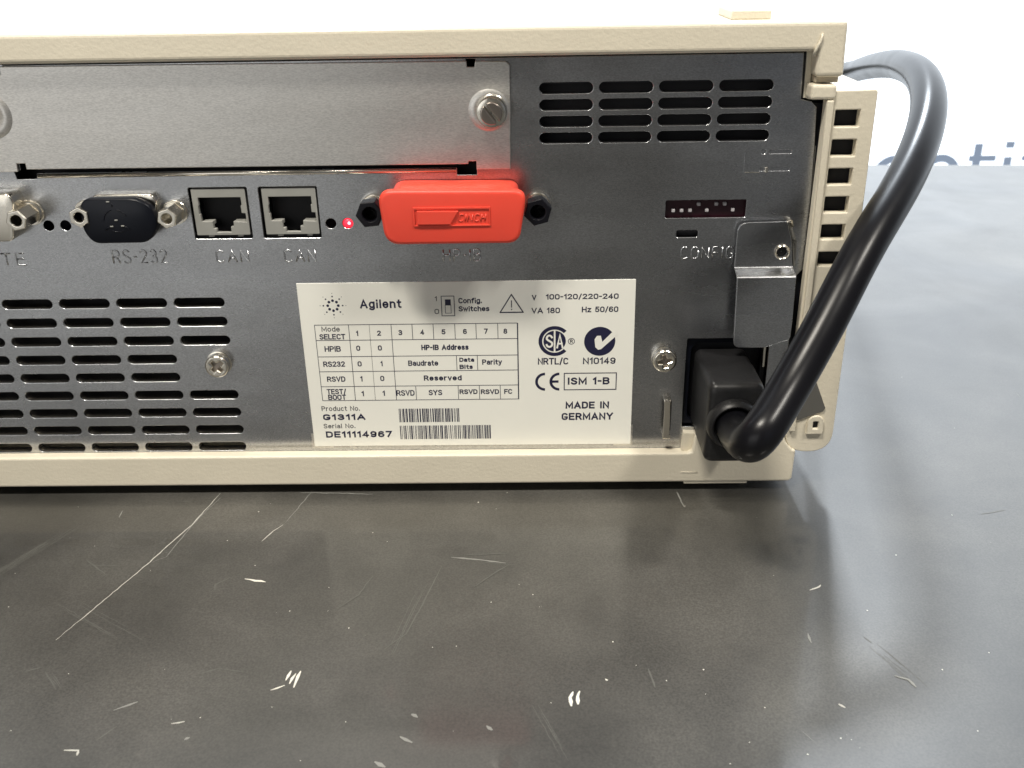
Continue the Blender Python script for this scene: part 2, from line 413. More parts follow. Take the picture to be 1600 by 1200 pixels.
def ribbon(mb, l, w, y):
    q = [l[0]]
    for p in l[1:]:
        if (Vector(p) - Vector(q[-1])).length > 1e-4: q.append(p)
    closed = (Vector(q[0]) - Vector(q[-1])).length < 1e-3 and len(q) > 3
    if closed: q = q[:-1]
    n = len(q); L_ = []; R_ = []
    for i in range(n):
        a = Vector(q[i - 1]) if (i or closed) else None; b = Vector(q[i]); c = Vector(q[(i + 1) % n]) if (i < n - 1 or closed) else None
        d0 = (b - a).normalized() if a is not None else None; d1 = (c - b).normalized() if c is not None else None
        if d0 is None: d0 = d1; b = b - d1 * w * .5
        if d1 is None: d1 = d0; b = b + d0 * w * .5
        t = (d0 + d1); t = t.normalized() if t.length > 1e-3 else d1
        nn = Vector((-t.y, t.x)); k = 1 / max(.45, abs(nn.dot(Vector((-d1.y, d1.x)))))
        L_.append(b + nn * w / 2 * k); R_.append(b - nn * w / 2 * k)
    vs = [(p.x, y, p.y) for p in L_] + [(p.x, y, p.y) for p in R_]
    m = n if closed else n - 1
    mb.add(vs, [(i, (i + 1) % n, n + (i + 1) % n, n + i) for i in range(m)])
def lettering(s, x0, x1, zb, cap, w, y, gap=2.2, slant=0.0):
    mb = MB()
    for k, l in enumerate(strokes(s, x0, x1, zb, cap, w, gap)):
        if slant: l = [(p[0] + (p[1] - zb) * slant, p[1]) for p in l]
        ribbon(mb, l, w, y - 0.0015 * (k % 3))
    return mb

# ------------------------------------------------------------------ measured tables (mm)
TEXTS = [
     ('Agilent', -51.83, -39.17, 61.16, 2.82, 2) ,
     ('1', -28.89, -28.28, 63.24, 1.54, 0) ,
     ('0', -29.17, -27.8, 59.07, 1.64, 0) ,
     ('Config.', -21.75, -14.66, 62.43, 1.73, 1) ,
     ('Switches', -21.78, -12.42, 59.82, 1.7, 1) ,
     ('V', 0.55, 1.91, 63.18, 1.69, 1) ,
     ('100-120/220-240', 4.79, 26.75, 63.34, 1.72, 1) ,
     ('VA 180', 0.41, 9.05, 58.91, 1.81, 1) ,
     ('Hz 50/60', 15.7, 26.77, 59.1, 1.81, 1) ,
     ('Mode', -64.35, -58.7, 53.66, 1.67, 0) ,
     ('SELECT', -65.2, -57.2, 51.06, 1.79, 1) ,
     ('1', -53.76, -53.14, 52.13, 1.71, 1) ,
     ('2', -47.27, -46.09, 52.13, 1.71, 1) ,
     ('3', -40.67, -39.49, 52.24, 1.71, 1) ,
     ('4', -33.91, -32.73, 52.31, 1.71, 1) ,
     ('5', -27.33, -26.16, 52.35, 1.7, 1) ,
     ('6', -20.73, -19.56, 52.39, 1.7, 1) ,
     ('7', -14.27, -13.1, 52.43, 1.7, 1) ,
     ('8', -8.3, -7.13, 52.36, 1.7, 1) ,
     ('HPIB', -64.04, -58.97, 46.95, 1.89, 1) ,
     ('0', -54.15, -52.93, 47.18, 1.73, 1) ,
     ('0', -47.4, -46.18, 47.18, 1.73, 1) ,
     ('HP-IB Address', -33.89, -19.23, 47.15, 1.81, 2) ,
     ('RS232', -64.97, -58.14, 41.81, 1.84, 1) ,
     ('0', -54.18, -52.91, 41.85, 1.76, 1) ,
     ('1', -46.96, -46.33, 41.85, 1.76, 1) ,
     ('Baudrate', -38.3, -28.92, 41.87, 1.83, 1) ,
     ('Data', -22.24, -17.62, 43.07, 1.41, 1) ,
     ('Bits', -22.27, -18.13, 40.63, 1.49, 1) ,
     ('Parity', -15.13, -8.97, 42.04, 1.79, 1) ,
     ('RSVD', -64.28, -58.49, 36.66, 1.82, 1) ,
     ('1', -53.76, -53.06, 36.67, 1.82, 1) ,
     ('0', -47.44, -46.17, 36.76, 1.78, 1) ,
     ('Reserved', -33.67, -21.75, 36.73, 1.82, 2) ,
     ('TEST/', -64.78, -58.64, 32.28, 1.85, 1) ,
     ('BOOT', -64.54, -58.81, 30.3, 1.82, 1) ,
     ('1', -53.77, -53.05, 31.5, 1.81, 1) ,
     ('1', -47.08, -46.36, 31.59, 1.77, 1) ,
     ('RSVD', -42.69, -36.92, 31.54, 1.96, 1) ,
     ('SYS', -32.41, -28.14, 31.63, 1.88, 1) ,
     ('RSVD', -22.62, -16.93, 31.93, 1.65, 1) ,
     ('RSVD', -15.86, -10.11, 31.86, 1.65, 1) ,
     ('FC', -8.47, -5.99, 31.86, 1.69, 1) ,
     ('Product No.', -67.06, -54.82, 26.37, 1.71, 0) ,
     ('G1311A', -66.87, -53.28, 23.09, 2.13, 2) ,
     ('Serial No.', -67.01, -56.79, 20.13, 1.62, 0) ,
     ('DE11114967', -66.56, -45.11, 16.74, 2.28, 2) ,
     ('NRTL/C', 2.23, 11.67, 41.86, 2.25, 1) ,
     ('N10149', 16.28, 26.4, 41.89, 2.17, 1) ,
     ('ISM 1-B', 11.62, 24.73, 34.86, 2.48, 2) ,
     ('MADE IN', 10.97, 24.77, 26.44, 2.46, 2) ,
     ('GERMANY', 9.73, 26.13, 22.4, 2.52, 2) ,
     ('R', 12.2, 13.07, 49.08, 1.16, 0) ,
]
SCR=[
    (0.31, 0.8, [(-101.6, -6.5), (-105.1, -25.4), (-108.5, -35.7), (-111.1, -44.7), (-115.2, -56.1), (-118.9, -66.7), (-123.4, -79.1)]) ,
    (0.2, 0.6, [(-100.8, -9.5), (-104.2, -21.7), (-106.2, -34.1), (-107.2, -42.3), (-110.5, -45.1)]) ,
    (0.2, 0.4, [(-111.2, -39.0), (-111.3, -45.4)]) ,
    (0.2, 0.6, [(-71.8, -5.9), (-74.2, -16.6), (-76.4, -24.8)]) ,
    (0.31, 0.7, [(-76.7, -25.7), (-78.8, -29.2), (-81.1, -34.7)]) ,
    (0.2, 0.35, [(-82.3, -26.0), (-84.8, -30.9), (-86.9, -35.4)]) ,
    (0.51, 0.5, [(-129.9, -17.2), (-129.5, -21.1)]) ,
    (0.61, 0.9, [(-81.2, -53.3), (-74.9, -54.8)]) ,
    (0.51, 0.3, [(-85.5, -52.6), (-88.8, -56.0), (-88.1, -58.5)]) ,
    (0.51, 0.5, [(-23.6, -43.5), (-15.2, -44.8), (-7.7, -46.5)]) ,
    (0.31, 0.25, [(-20.9, -42.4), (-6.9, -41.7)]) ,
    (0.71, 1, [(-59.6, -91.0), (-60.2, -94.4)]) ,
    (0.61, 0.9, [(-58.2, -91.9), (-59.0, -95.6)]) ,
    (0.61, 1, [(-57.2, -91.1), (-57.7, -96.9)]) ,
    (0.51, 1, [(-60.0, -96.0), (-63.1, -97.7)]) ,
    (0.51, 0.5, [(-98.5, -104.2), (-93.8, -101.4)]) ,
    (0.31, 0.25, [(-98.8, -113.6), (-95.7, -109.2)]) ,
    (0.51, 0.7, [(-83.4, -108.5), (-80.5, -107.8)]) ,
    (0.82, 0.6, [(-78.8, -113.4), (-77.8, -112.7)]) ,
    (0.61, 0.8, [(-104.8, -116.4), (-101.5, -116.5), (-101.2, -118.0)]) ,
    (0.71, 0.6, [(-30.2, -112.6), (-27.2, -114.4)]) ,
    (0.82, 0.5, [(-34.9, -119.8), (-32.3, -121.4)]) ,
    (0.71, 0.5, [(-10.9, -109.3), (-9.4, -110.7)]) ,
    (0.31, 0.4, [(-130.2, -46.2), (-119.3, -46.6)]) ,
    (0.31, 0.3, [(-130.3, -43.7), (-121.0, -51.5)]) ,
    (0.31, 0.2, [(-26.0, -47.8), (-29.2, -62.5), (-32.8, -77.1), (-37.8, -83.3)]) ,
    (0.31, 0.2, [(-45.1, -52.2), (-47.8, -61.0), (-52.9, -67.2)]) ,
    (0.41, 0.25, [(-126.0, -91.0), (-122.3, -89.5)]) ,
    (0.92, 0.5, [(-28.4, -105.7), (-26.8, -106.7)]) ,
    (0.51, 0.6, [(46.7, -8.1), (47.7, -17.2)]) ,
    (0.71, 1, [(9.3, -98.5), (8.6, -100.4), (8.7, -103.3)]) ,
    (0.71, 1, [(10.9, -98.3), (10.2, -100.2), (10.3, -102.8)]) ,
    (0.41, 0.8, [(79.1, -57.5), (77.6, -58.9), (75.4, -59.9)]) ,
    (0.51, 0.6, [(70.2, -77.8), (70.1, -81.5)]) ,
    (0.71, 0.5, [(86.8, -93.5), (89.7, -94.9), (90.5, -97.4)]) ,
    (0.82, 0.8, [(70.7, -102.8), (71.9, -104.0)]) ,
    (0.31, 0.3, [(137.6, -22.4), (145.8, -20.3)]) ,
    (0.41, 0.25, [(28.0, -90.7), (28.9, -97.3)]) ,
    (0.31, 0.25, [(84.0, -79.2), (85.3, -81.6)]) ,
    (0.31, 0.2, [(-82.9, -92.4), (-78.1, -90.1), (-71.4, -91.3)]) ,
    (0.31, 0.3, [(-16.4, -57.7), (-11.3, -51.8), (-6.8, -47.3)]) ,
    (0.31, 0.5, [(-75.3, -6.8), (-58.4, -7.7), (-51.6, -8.2)]) ,
    (0.2, 0.3, [(-113.4, -12.2), (-109.1, -11.3)]) ,
]
DOTS= [(-91.6, -34.2, 0.41), (-86.2, -18.3, 0.41), (-48.3, -30.4, 0.41), (-43.3, -35.3, 0.31), (-65.2, -67.8, 0.41), (-68.5, -68.4, 0.2), (-79.9, -47.0, 0.31), (-43.2, -108.1, 0.41), (-61.4, -103.3, 0.31), (-114.5, -91.8, 0.31), (-119.7, -110.5, 0.31), (-77.3, -106.6, 0.31), (-91.2, -90.3, 0.2), (-11.3, -64.4, 0.41), (-145.1, -14.7, 0.2), (-83.6, -13.6, 0.2), (-82.8, -10.7, 0.2), (-17.1, -13.5, 0.51), (-11.3, -17.4, 0.31), (-8.0, -7.8, 0.41), (-54.9, -67.8, 0.31), (-48.1, -74.9, 0.41), (-109.5, -49.1, 0.2), (-142.5, -65.4, 0.31), (-148.2, -50.1, 0.31), (88.2, -68.7, 0.41), (41.4, -91.1, 0.41), (67.2, -53.1, 0.31), (68.1, -113.4, 0.41), (70.3, -113.8, 0.31), (71.4, -116.1, 0.31), (42.2, -120.6, 0.31), (-0.0, -61.2, 0.41), (1.7, -66.5, 0.2), (2.3, -66.5, 0.2), (-3.8, -56.6, 0.31), (20.2, -80.8, 0.51), (112.8, -85.4, 0.31), (128.7, -22.8, 0.41), (104.4, -43.7, 0.41), (53.4, -103.9, 0.31), (40.5, -99.5, 0.2), (47.7, -114.5, 0.31), (31.9, -94.9, 0.31), (25.2, -89.5, 0.31), (4.0, -102.2, 0.41), (17.5, -94.5, 0.82), (48.0, -16.6, 0.41), (59.6, -118.0, 0.41), (99.1, -111.3, 0.31), (99.0, -91.4, 0.41)]
CABLE = [(58.6, -24.0, 34.0), (58.6, -33.0, 33.8), (55.6, -59.0, 45.1), (58.3, -58.7, 48.0), (67.0, -48.3, 55.8), (77.5, -38.4, 69.6), (89.3, -25.2, 85.8), (102.7, -8.7, 96.9), (113.6, 8.1, 106.7), (123.0, 29.8, 115.1), (130.4, 58.4, 119.3), (137.0, 93.4, 118.5), (146.4, 137.8, 113.9), (157.5, 197.9, 105.3), (168.1, 269.7, 93.3), (118, 300, 85.0), (100, 360, 40.0), (120, 420, 3.7)]
# ================================================================== room: wall and bench
wall_mb = MB().box(-2600, 3600, 950, 970, -700, 2600)
wall = part('wall', wall_mb, M['emissive']); wall['kind'] = 'structure'
wall['label'] = 'bright white backlit display wall behind the bench'
def letter(name, mb): part(name, mb, M['print'], wall)
YL0, YL1 = 948.0, 949.6
XH, BL, SW = -91.0, -146.0, 8.0                       # x-height line, baseline, stroke
def arc_pts(cx, cz, rx, rz, a0, a1, n=24): return [(cx + rx * math.cos(math.radians(a0 + (a1 - a0) * i / n)), cz + rz * math.sin(math.radians(a0 + (a1 - a0) * i / n))) for i in range(n + 1)]
def band(outer, inner): return outer + inner[::-1]
cz_ = (XH + BL) / 2; rz_ = (XH - BL) / 2
lm = MB().prism(band(arc_pts(462, cz_, 27, rz_, 10, 320, 40), arc_pts(462, cz_, 19, rz_ - 9, 10, 320, 40)), YL0, YL1)
lm.box(440, 488, YL0, YL1, cz_ - 3.5, cz_ + 3.5); letter('printed_letter', lm)
lm = MB().prism(band(arc_pts(520, XH - 24, 24.5, 24.5, 0, 180), arc_pts(520, XH - 24, 15, 15, 0, 180)), YL0, YL1)
lm.box(536, 544, YL0, YL1, BL, XH - 24); lm.box(496, 504, YL0, YL1, BL, XH); letter('printed_letter', lm)
lm = MB().box(554, 587, YL0, YL1, -99.6, -92.8); lm.box(559, 568.2, YL0 - .3, YL1, BL, -78); letter('printed_letter', lm)
lm = MB().box(598, 607.2, YL0, YL1, BL, -95); lm.box(597.4, 607.2, YL0, YL1, -83.6, -75.8); letter('printed_letter', lm)
lm = MB().box(620, 650, YL0, YL1, -99.5, -93.8); lm.box(630, 638, YL0 - .3, YL1, BL, -74); letter('printed_letter', lm)
lm = MB().prism(band(arc_pts(395, cz_, 27, rz_, 40, 320, 40), arc_pts(395, cz_, 19, rz_ - 8, 40, 320, 40)), YL0, YL1); letter('printed_letter', lm)

TZ = -1.7                                              # height of the worktop; the casing stands on short feet
KT = (162.09 - TZ) / 162.09
def tp(x, y): return (x * KT, -275 + (y + 275) * KT)
bench = thing('lab_bench', (0, 0, -32), 'black epoxy laboratory bench top with pale scratches under the instrument', 'bench')
BA = math.radians(-3.8)
def rotz(x, y, a=BA): return (x * math.cos(a) - y * math.sin(a), x * math.sin(a) + y * math.cos(a))
bm_ = MB()
cs = [rotz(x, y) for x, y in ((-1000, -700), (1300, -700), (1300, 500.2), (-1000, 500.2))]
vs = [(x, y, TZ) for x, y in cs] + [(x, y, -32) for x, y in cs]
bm_.add(vs, [(0, 1, 2, 3), (7, 6, 5, 4), (0, 4, 5, 1), (1, 5, 6, 2), (2, 6, 7, 3), (3, 7, 4, 0)])
part('worktop', bm_, M['bench'], bench, bevel=1.2)

def strip(mb, pts, w, z=0.05, taper=True):
    P = [Vector((p[0], p[1])) for p in pts]
    Q = []
    for i in range(len(P) - 1):
        k = max(2, int((P[i + 1] - P[i]).length / 1.5))
        for j in range(k): Q.append(P[i].lerp(P[i + 1], j / k))
    Q.append(P[-1]); n = len(Q)
    for i in range(1, n - 1): Q[i] = Q[i] + Vector((random.gauss(0, .07), random.gauss(0, .07)))
    vs = []
    for i, q in enumerate(Q):
        d = (Q[min(i + 1, n - 1)] - Q[max(i - 1, 0)]).normalized(); nn = Vector((-d.y, d.x))
        t = i / (n - 1); ww = w * (0.35 + 0.65 * min(1, 5 * min(t, 1 - t))) * random.uniform(.6, 1.15)
        vs += [(q.x + nn.x * ww, q.y + nn.y * ww, z), (q.x - nn.x * ww, q.y - nn.y * ww, z)]
    mb.add(vs, [(2 * i, 2 * i + 1, 2 * i + 3, 2 * i + 2) for i in range(n - 1)])
for k, (w, b, pts) in enumerate(SCR):
    mb = MB(); strip(mb, [tp(*p) for p in pts], w * 0.62, TZ + 0.05 + 0.01 * (k % 7))
    lv = 3 if b >= .9 else 2 if b >= .65 else 1 if b >= .45 else 0
    part('scratch', mb, M['scratch'][lv], bench)
mbs = [MB(), MB()]
def fleck(mb, x, y, r, z=0.09):
    n = 7; st = random.uniform(.4, 1); a0 = random.uniform(0, math.pi)
    vs = []
    for i in range(n):
        a = 2 * math.pi * i / n; rr = r * random.uniform(.6, 1.1)
        u, v = rr * math.cos(a), rr * st * math.sin(a)
        vs.append((x + u * math.cos(a0) - v * math.sin(a0), y + u * math.sin(a0) + v * math.cos(a0), z))
    mb.add(vs, [tuple(range(n))])
for x, y, r in DOTS: fleck(mbs[1], *tp(x, y), r * 0.6, TZ + .09)
for (x0, y0, x1, y1, n_, wd) in ((-141, -20, -163, -62, 12, 5), (-122, -88, -116, -96, 5, 2), (-30, -50, -38, -84, 5, 3), (-16, -43, -6, -45, 6, 2), (-130, -60, -100, -80, 5, 8), (86, -78, 92, -95, 5, 4), (0, -100, 6, -118, 4, 3)):
    mb = MB()
    for i in range(n_):
        ox, oy = random.uniform(-wd, wd) * .5, random.uniform(-wd, wd) * .25; t0, t1 = random.uniform(0, .4), random.uniform(.6, 1)
        strip(mb, [(x0 + (x1 - x0) * t0 + ox, y0 + (y1 - y0) * t0 + oy), (x0 + (x1 - x0) * t1 + ox + 1, y0 + (y1 - y0) * t1 + oy)], .07, TZ + .03 + .002 * i)
    part('scuff', mb, M['scratch'][0], bench)
for i in range(60):
    x = random.uniform(-170, 260); y = random.uniform(-135, 120)
    if random.random() < .2: strip(mbs[0], [(x, y), (x + random.uniform(-4, 4), y + random.uniform(-4, 4))], .09, TZ + .04)
    else: fleck(mbs[i % 4 == 0], x, y, random.uniform(.06, .2), TZ + .07)
o = part('dust_fleck', mbs[1], M['scratch'][3], bench); o['kind'] = 'stuff'
o = part('dust_fleck', mbs[0], M['scratch'][1], bench); o['kind'] = 'stuff'

# ================================================================== the instrument
inst = thing('laboratory_instrument', (-91, 200, 0), 'cream cased laboratory instrument with grey metal rear panel, sockets and white type label', 'instrument')
XL = -262.0
# --- cream covers
prof = [(XL - 6, 141.8), (84.5, 141.8), (84.9, 127.3), (77.35, 127.3), (77.1, 134.0), (XL + 2, 134.0), (XL + 2, 127.3), (XL - 6, 127.3)]
mb = MB().prism(prof, -5, 428)
part('top_cover', mb, M['beige'], inst, bevel=1.3, segs=4)
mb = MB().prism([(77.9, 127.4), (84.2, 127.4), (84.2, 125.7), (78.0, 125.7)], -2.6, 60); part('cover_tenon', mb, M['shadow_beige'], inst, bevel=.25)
mb = MB().prism([(75.9, 134.2), (77.6, 134.2), (77.8, 121.2), (76.2, 121.2)], 0.8, 30); part('cover_rib', mb, M['beige'], inst, bevel=.2)
mb = MB().tube([(77.9, -5.15, 138.6), (77.7, -5.3, 137.3), (77.2, -5.3, 136), (76.6, -5.3, 134.7), (76.3, -4.6, 132.8)], [.25, .42, .38, .45, .5], 8); part('moulding_flash', mb, M['beige'], inst)
tray = [(XL - 6, 1.7), (83.3, 1.9), (84.0, 3.0), (84.2, 13.2)]
tray += [(88.4 + 8.6 * math.cos(math.radians(a)), 20.3 + 8.6 * math.sin(math.radians(a))) for a in (232, 220, 208, 197)]
tray += [(79.6, 18.3), (51.9, 18.9), (51.2, 13.1), (50.0, 12.55), (XL, 12.55), (XL - 6, 12.55)]
mb = MB().prism(tray, -5, -2.7); part('tray_lip', mb, M['beige'], inst, bevel=.7, segs=3)
tray2 = [(XL - 5.9, 1.8), (83.2, 2.0), (83.9, 3.1), (84.1, 13.1)] + tray[4:8] + [(79.5, 18.2), (74.5, 18.4), (74.4, 11.5), (XL - 5.9, 11.5)]
mb = MB().prism(tray2, -2.69, 428); part('bottom_tray', mb, M['beige'], inst, bevel=.2)
mb = MB().prism([(XL, 11.52), (73.9, 11.52), (73.9, 18.2), (48.6, 18.6), (48.2, 11.95), (XL, 11.85)], -2.68, -.1); part('tray_liner', mb, M['beige'], inst, bevel=.35)
mb = MB().box(49.2, 69.8, -4.6, 20, 0.95, 2.0); part('foot', mb, M['beige'], inst, bevel=.3)
for x in (-240, 49): part('foot', MB().box(x, x + 20, 21, 50, TZ, 2.0), M['beige'], inst, bevel=.3)
for x in (-240, 49): part('foot', MB().box(x, x + 20, 380, 420, TZ, 2.0), M['beige'], inst, bevel=.3)
part('stacking_stud', MB().box(54.9, 65.6, 1.5, 22, 141.7, 144.2), M['beige'], inst, bevel=.4)
mb = MB().tube([(48.0, -5.02, 5.6), (53.5, -5.02, 5.5)], .16, 6); part('moulding_line', mb, M['beige'], inst)

# --- side ventilation grille
WZ = [(118.6, 114.0), (110.6, 105.95), (102.6, 97.95), (94.6, 89.95), (86.5, 82.1), (78.4, 74.05)]
go = round_poly([(81.3, 123.7), (95.0, 123.9), (95.4, 60), (95.6, 12.2), (80.6, 12.2), (80.8, 50)], [0.8, 1.0, 0, 7.5, 7.5, 0], 8)
sheet('side_grille', go, [rrect(84.1, 90.9, b, t, .35, 3) for t, b in WZ], -4, 3.2, .35, M['beige'], inst, label='cream side panel with a ladder of six square vents')
part('side_wall', MB().box(92.6, 95.0, -0.7, 428, 20, 123.8), M['beige'], inst, bevel=.3)
part('side_wall', MB().box(XL - 6, XL - 3, 0, 428, 12, 128), M['beige'], inst, bevel=.3)
mb = MB().prism([(81.15, 121.3), (83.1, 121.3), (83.3, 74), (83.2, 20), (81.4, 20), (81.5, 74)], -5.3, -1); part('grille_ridge', mb, M['beige'], inst, bevel=.4)
mb = MB().prism([(76.5, 121.5), (83.4, 121.5), (83.4, 125.4), (76.6, 125.5)], -5.2, 2); part('grille_arm', mb, M['beige'], inst, bevel=.8, segs=3)
part('side_ledge', MB().box(77, 95.0, -0.6, 428, 121.0, 123.85), M['beige'], inst, bevel=.5)
# lug with square hole, and the dark plate behind the cord
lug = rect(86.9, 92.0, 18.9, 22.6)[:2] + [(92.0, 22.9)] + [(89.45 + 2.55 * math.cos(math.radians(a)), 22.9 + 2.55 * math.sin(math.radians(a))) for a in range(15, 180, 15)] + [(86.9, 22.9)]
sheet('lug', lug, [rrect(88.6, 90.3, 20.9, 23.4, .3, 3)], -5.0, 1.4, .35, M['beige'], inst)
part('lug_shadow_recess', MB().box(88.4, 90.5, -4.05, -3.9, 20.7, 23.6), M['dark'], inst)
mb = MB().prism([(80, 44), (86.5, 40), (88.4, 36.3), (91.9, 28.0), (91.4, 26.8), (84.0, 23.9), (80, 23.5)], -4.6, -3.9); part('dark_cover_plate', mb, M['grey_sheet'], inst, bevel=.15)

# --- rear panel sheet with every opening cut through
holes = []; islands = []; slots_low = []; slots_up = []
PX, PZ = 17.68, 6.225
for r in range(9):
    z = 63.55 - PZ * r
    for c in range(10):
        x = -108.75 - PX * c
        if c == 0 and r in (3, 4): continue
        if x < -200: continue
        slots_low.append((x, z))
for r in range(4):
    for c in range(4): slots_up.append((3.05 + 16.52 * c, 125.0 - 4.53 * r))
LWD, LHT, UWD, UHT = 15.55, 3.05, 14.9, 3.1
# upper section
top_holes = [stadium(x, x + UWD, z, UHT) for x, z in slots_up]
top_holes += [circle(x, z, 1.55) for x, z in ((-58.3, 87.6), (-53.3, 87.6), (-141.9, 88.05), (-136.85, 88.05))]
top_holes += [rrect(-98.95, -81.8, 83.45, 98.75, .5, 3), rrect(-78.5, -61.4, 83.4, 98.7, .5, 3)]
top_holes += [rrect(39.55, 62.8, 87.9, 93.15, .3, 2), rrect(43.1, 49.4, 82.1, 84.3, .5, 3)]
top_holes += [[(-148.0, 101.9), (-142.3, 101.9), (-142.0, 103.5), (-20.6, 103.5), (-20.6, 101.4), (-14.9, 101.4), (-14.9, 106.5), (-17.3, 106.5), (-17.3, 105.0), (-144.2, 105.0), (-144.2, 106.8), (-146.4, 106.8), (-146.4, 104.6), (-148.4, 104.3)]]
top_holes += [[(-149.5, 130.9), (-145.3, 130.9), (-145.0, 133.2), (-149.8, 133.2)], [(-16.6, 131.0), (-14.5, 131.0), (-14.5, 133.0), (-16.9, 133.0)]]
top_holes += [rrect(68.0, 74.3, 106.2, 107.25, .2, 2), rrect(65.8, 74.2, 101.3, 102.4, .2, 2), circle(66.4, 106.8, .75, 14)]
WORDS = [('REMOTE', -176.6, -151.1, 75.95, 4.0), ('RS-232', -124.9, -108.2, 76.1, 4.4), ('CAN', -93.7, -83.7, 76.05, 4.0), ('CAN', -73.3, -63.6, 75.9, 4.1), ('HP-IB', -25.9, -14.4, 75.5, 4.1), ('CONFIG', 44.6, 60.4, 75.35, 3.95)]
low_holes = [stadium(x, x + LWD, z, LHT) for x, z in slots_low]
low_holes += [rrect(48.3, 73.6, 19.6, 50.0, .5, 2)]
outer = [(XL, 133.3), (74.9, 133.3), (75.4, 121.0), (78.4, 120.4)] + [(80.0, 118.8), (80.5, 110), (81.2, 95), (81.3, 72), (79.6, 70), (79.6, 10), (XL, 10)]
sheet('rear_panel', outer, top_holes + low_holes, 0.0, 1.0, 0.16, M['panel'], inst, islands=islands, res=2)
for (s, x0, x1, zb, cap) in WORDS:
    mb = MB()
    for l in strokes(s, x0, x1, zb, cap, .45, 3.2):
        mb.tube([(p[0], .06, p[1]) for p in l], .29, 8)
    part('stamped_word', mb, M['panel'], inst)
mb = MB().tube([(80.7, 1.1, 108), (81.2, 1.0, 94), (81.2, 1.0, 72)], .6, 12); part('panel_return_edge', mb, M['grey_sheet'], inst)
for x, w_ in ((46.0, 1.6), (-118, 2.2), (33, .8)): part('stain_mark', MB().box(x, x + w_, -2.72, -2.55, 12.0, 12.12), M['stain'], inst)

# pressed collars inside each ventilation slot
def collar(w, h, d, t=0.0):
    p = stadium(-w / 2, w / 2, 0, h, 8); q = stadium(-w / 2 + t, w / 2 - t, 0, h - 2 * t, 8); n = len(p)
    mb = MB(); vs = [(a[0], 0.5, a[1]) for a in p] + [(a[0], d, a[1]) for a in q]
    return mb.add(vs, [(i, (i + 1) % n, (i + 1) % n + n, i + n) for i in range(n)], True).mesh('vent_slot', Vector((0, 0, 0)))
cl = collar(LWD + .02, LHT + .02, 2.6, .5); cu_ = collar(UWD + .02, UHT + .02, 1.2, .12)
for x, z in slots_low: place('vent_slot', cl, (x + LWD / 2, 0, z), M['slot_metal'], inst)
for x, z in slots_up: place('vent_slot', cu_, (x + UWD / 2, 0, z), M['panel'], inst)

# dark inside of the casing
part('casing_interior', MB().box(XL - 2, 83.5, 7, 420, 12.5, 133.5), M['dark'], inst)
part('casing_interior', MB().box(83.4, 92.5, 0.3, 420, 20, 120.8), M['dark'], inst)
part('casing_gap', MB().box(XL - 2, 84.5, 1.6, 2.2, 126, 134.2), M['dark_strip'], inst)  # dark strips standing in for the shade of the open gap
mb = MB().prism([(73.5, 134), (76.4, 134), (76.4, 120.8), (78, 119.8), (83.5, 119.5), (83.5, 12), (74.5, 12)], 1.4, 2.4); part('casing_gap', mb, M['dark_strip'], inst)

# --- blank plate over the expansion bay
bp = [(-262, 133.2), (-149.4, 133.2), (-149.2, 131.0), (-145.4, 131.0), (-145.2, 133.1), (-16.7, 132.6), (-16.6, 131.1), (-14.6, 131.1), (-14.4, 132.6), (-5.9, 132.4), (-4.9, 131.4), (-5.2, 103.1), (-14.9, 103.1), (-14.9, 105.5), (-17.1, 105.5), (-17.2, 104.7), (-144.1, 104.9), (-144.1, 106.6), (-146.5, 106.6), (-146.7, 104.3), (-262, 104.2)]
plate = sheet('blanking_plate', bp, [], -1.2, 1.1, .22, M['plate'], inst)
mb = MB().tube([(-141.8, .25, 102.75), (-20.8, .25, 102.75)], .7, 16); part('slot_rolled_edge', mb, M['steel'], inst)
def boss(x, z, r=9.0, h=.55):
    mb = MB().lathe(x, z, [(r, -1.15), (r * .93, -1.28), (r * .8, -1.2 - h), (r * .6, -1.2 - h * .8), (r * .4, -1.3), (0.2, -1.25)], 64)
    part('pressed_dimple', mb, M['plate'], plate)
def captive_screw(x, z):
    s = MB().lathe(x, z, [(0.2, -1.2), (4.1, -1.2), (4.1, -2.6), (3.6, -3.0), (3.6, -3.9), (4.2, -4.3), (4.2, -7.6), (3.9, -8.1), (3.1, -8.3), (0.2, -8.2)], 48)
    sc = part('captive_screw', s, M['steel'], inst); auto_smooth(sc, 35)
    a = math.radians(-52); ca, sa = math.cos(a), math.sin(a)
    for sgn in (1, -1):
        pts = [(3.0 * math.cos(t), 3.0 * math.sin(t)) for t in [math.asin(.45 / 3.0) + (math.pi - 2 * math.asin(.45 / 3.0)) * i / 14 for i in range(15)]]
        pts = [(x + p[0] * ca - sgn * p[1] * sa, z + p[0] * sa + sgn * p[1] * ca) for p in pts]
        h = part('screw_head', MB().prism(pts, -10.0, -8.2), M['dull_steel'], sc, bevel=.35, segs=3)
boss(-10.9, 119.6, 5.9, .5); captive_screw(-10.0, 119.9)
boss(-151.0, 120.0, 6.5, .7); captive_screw(-157.5, 120.3)

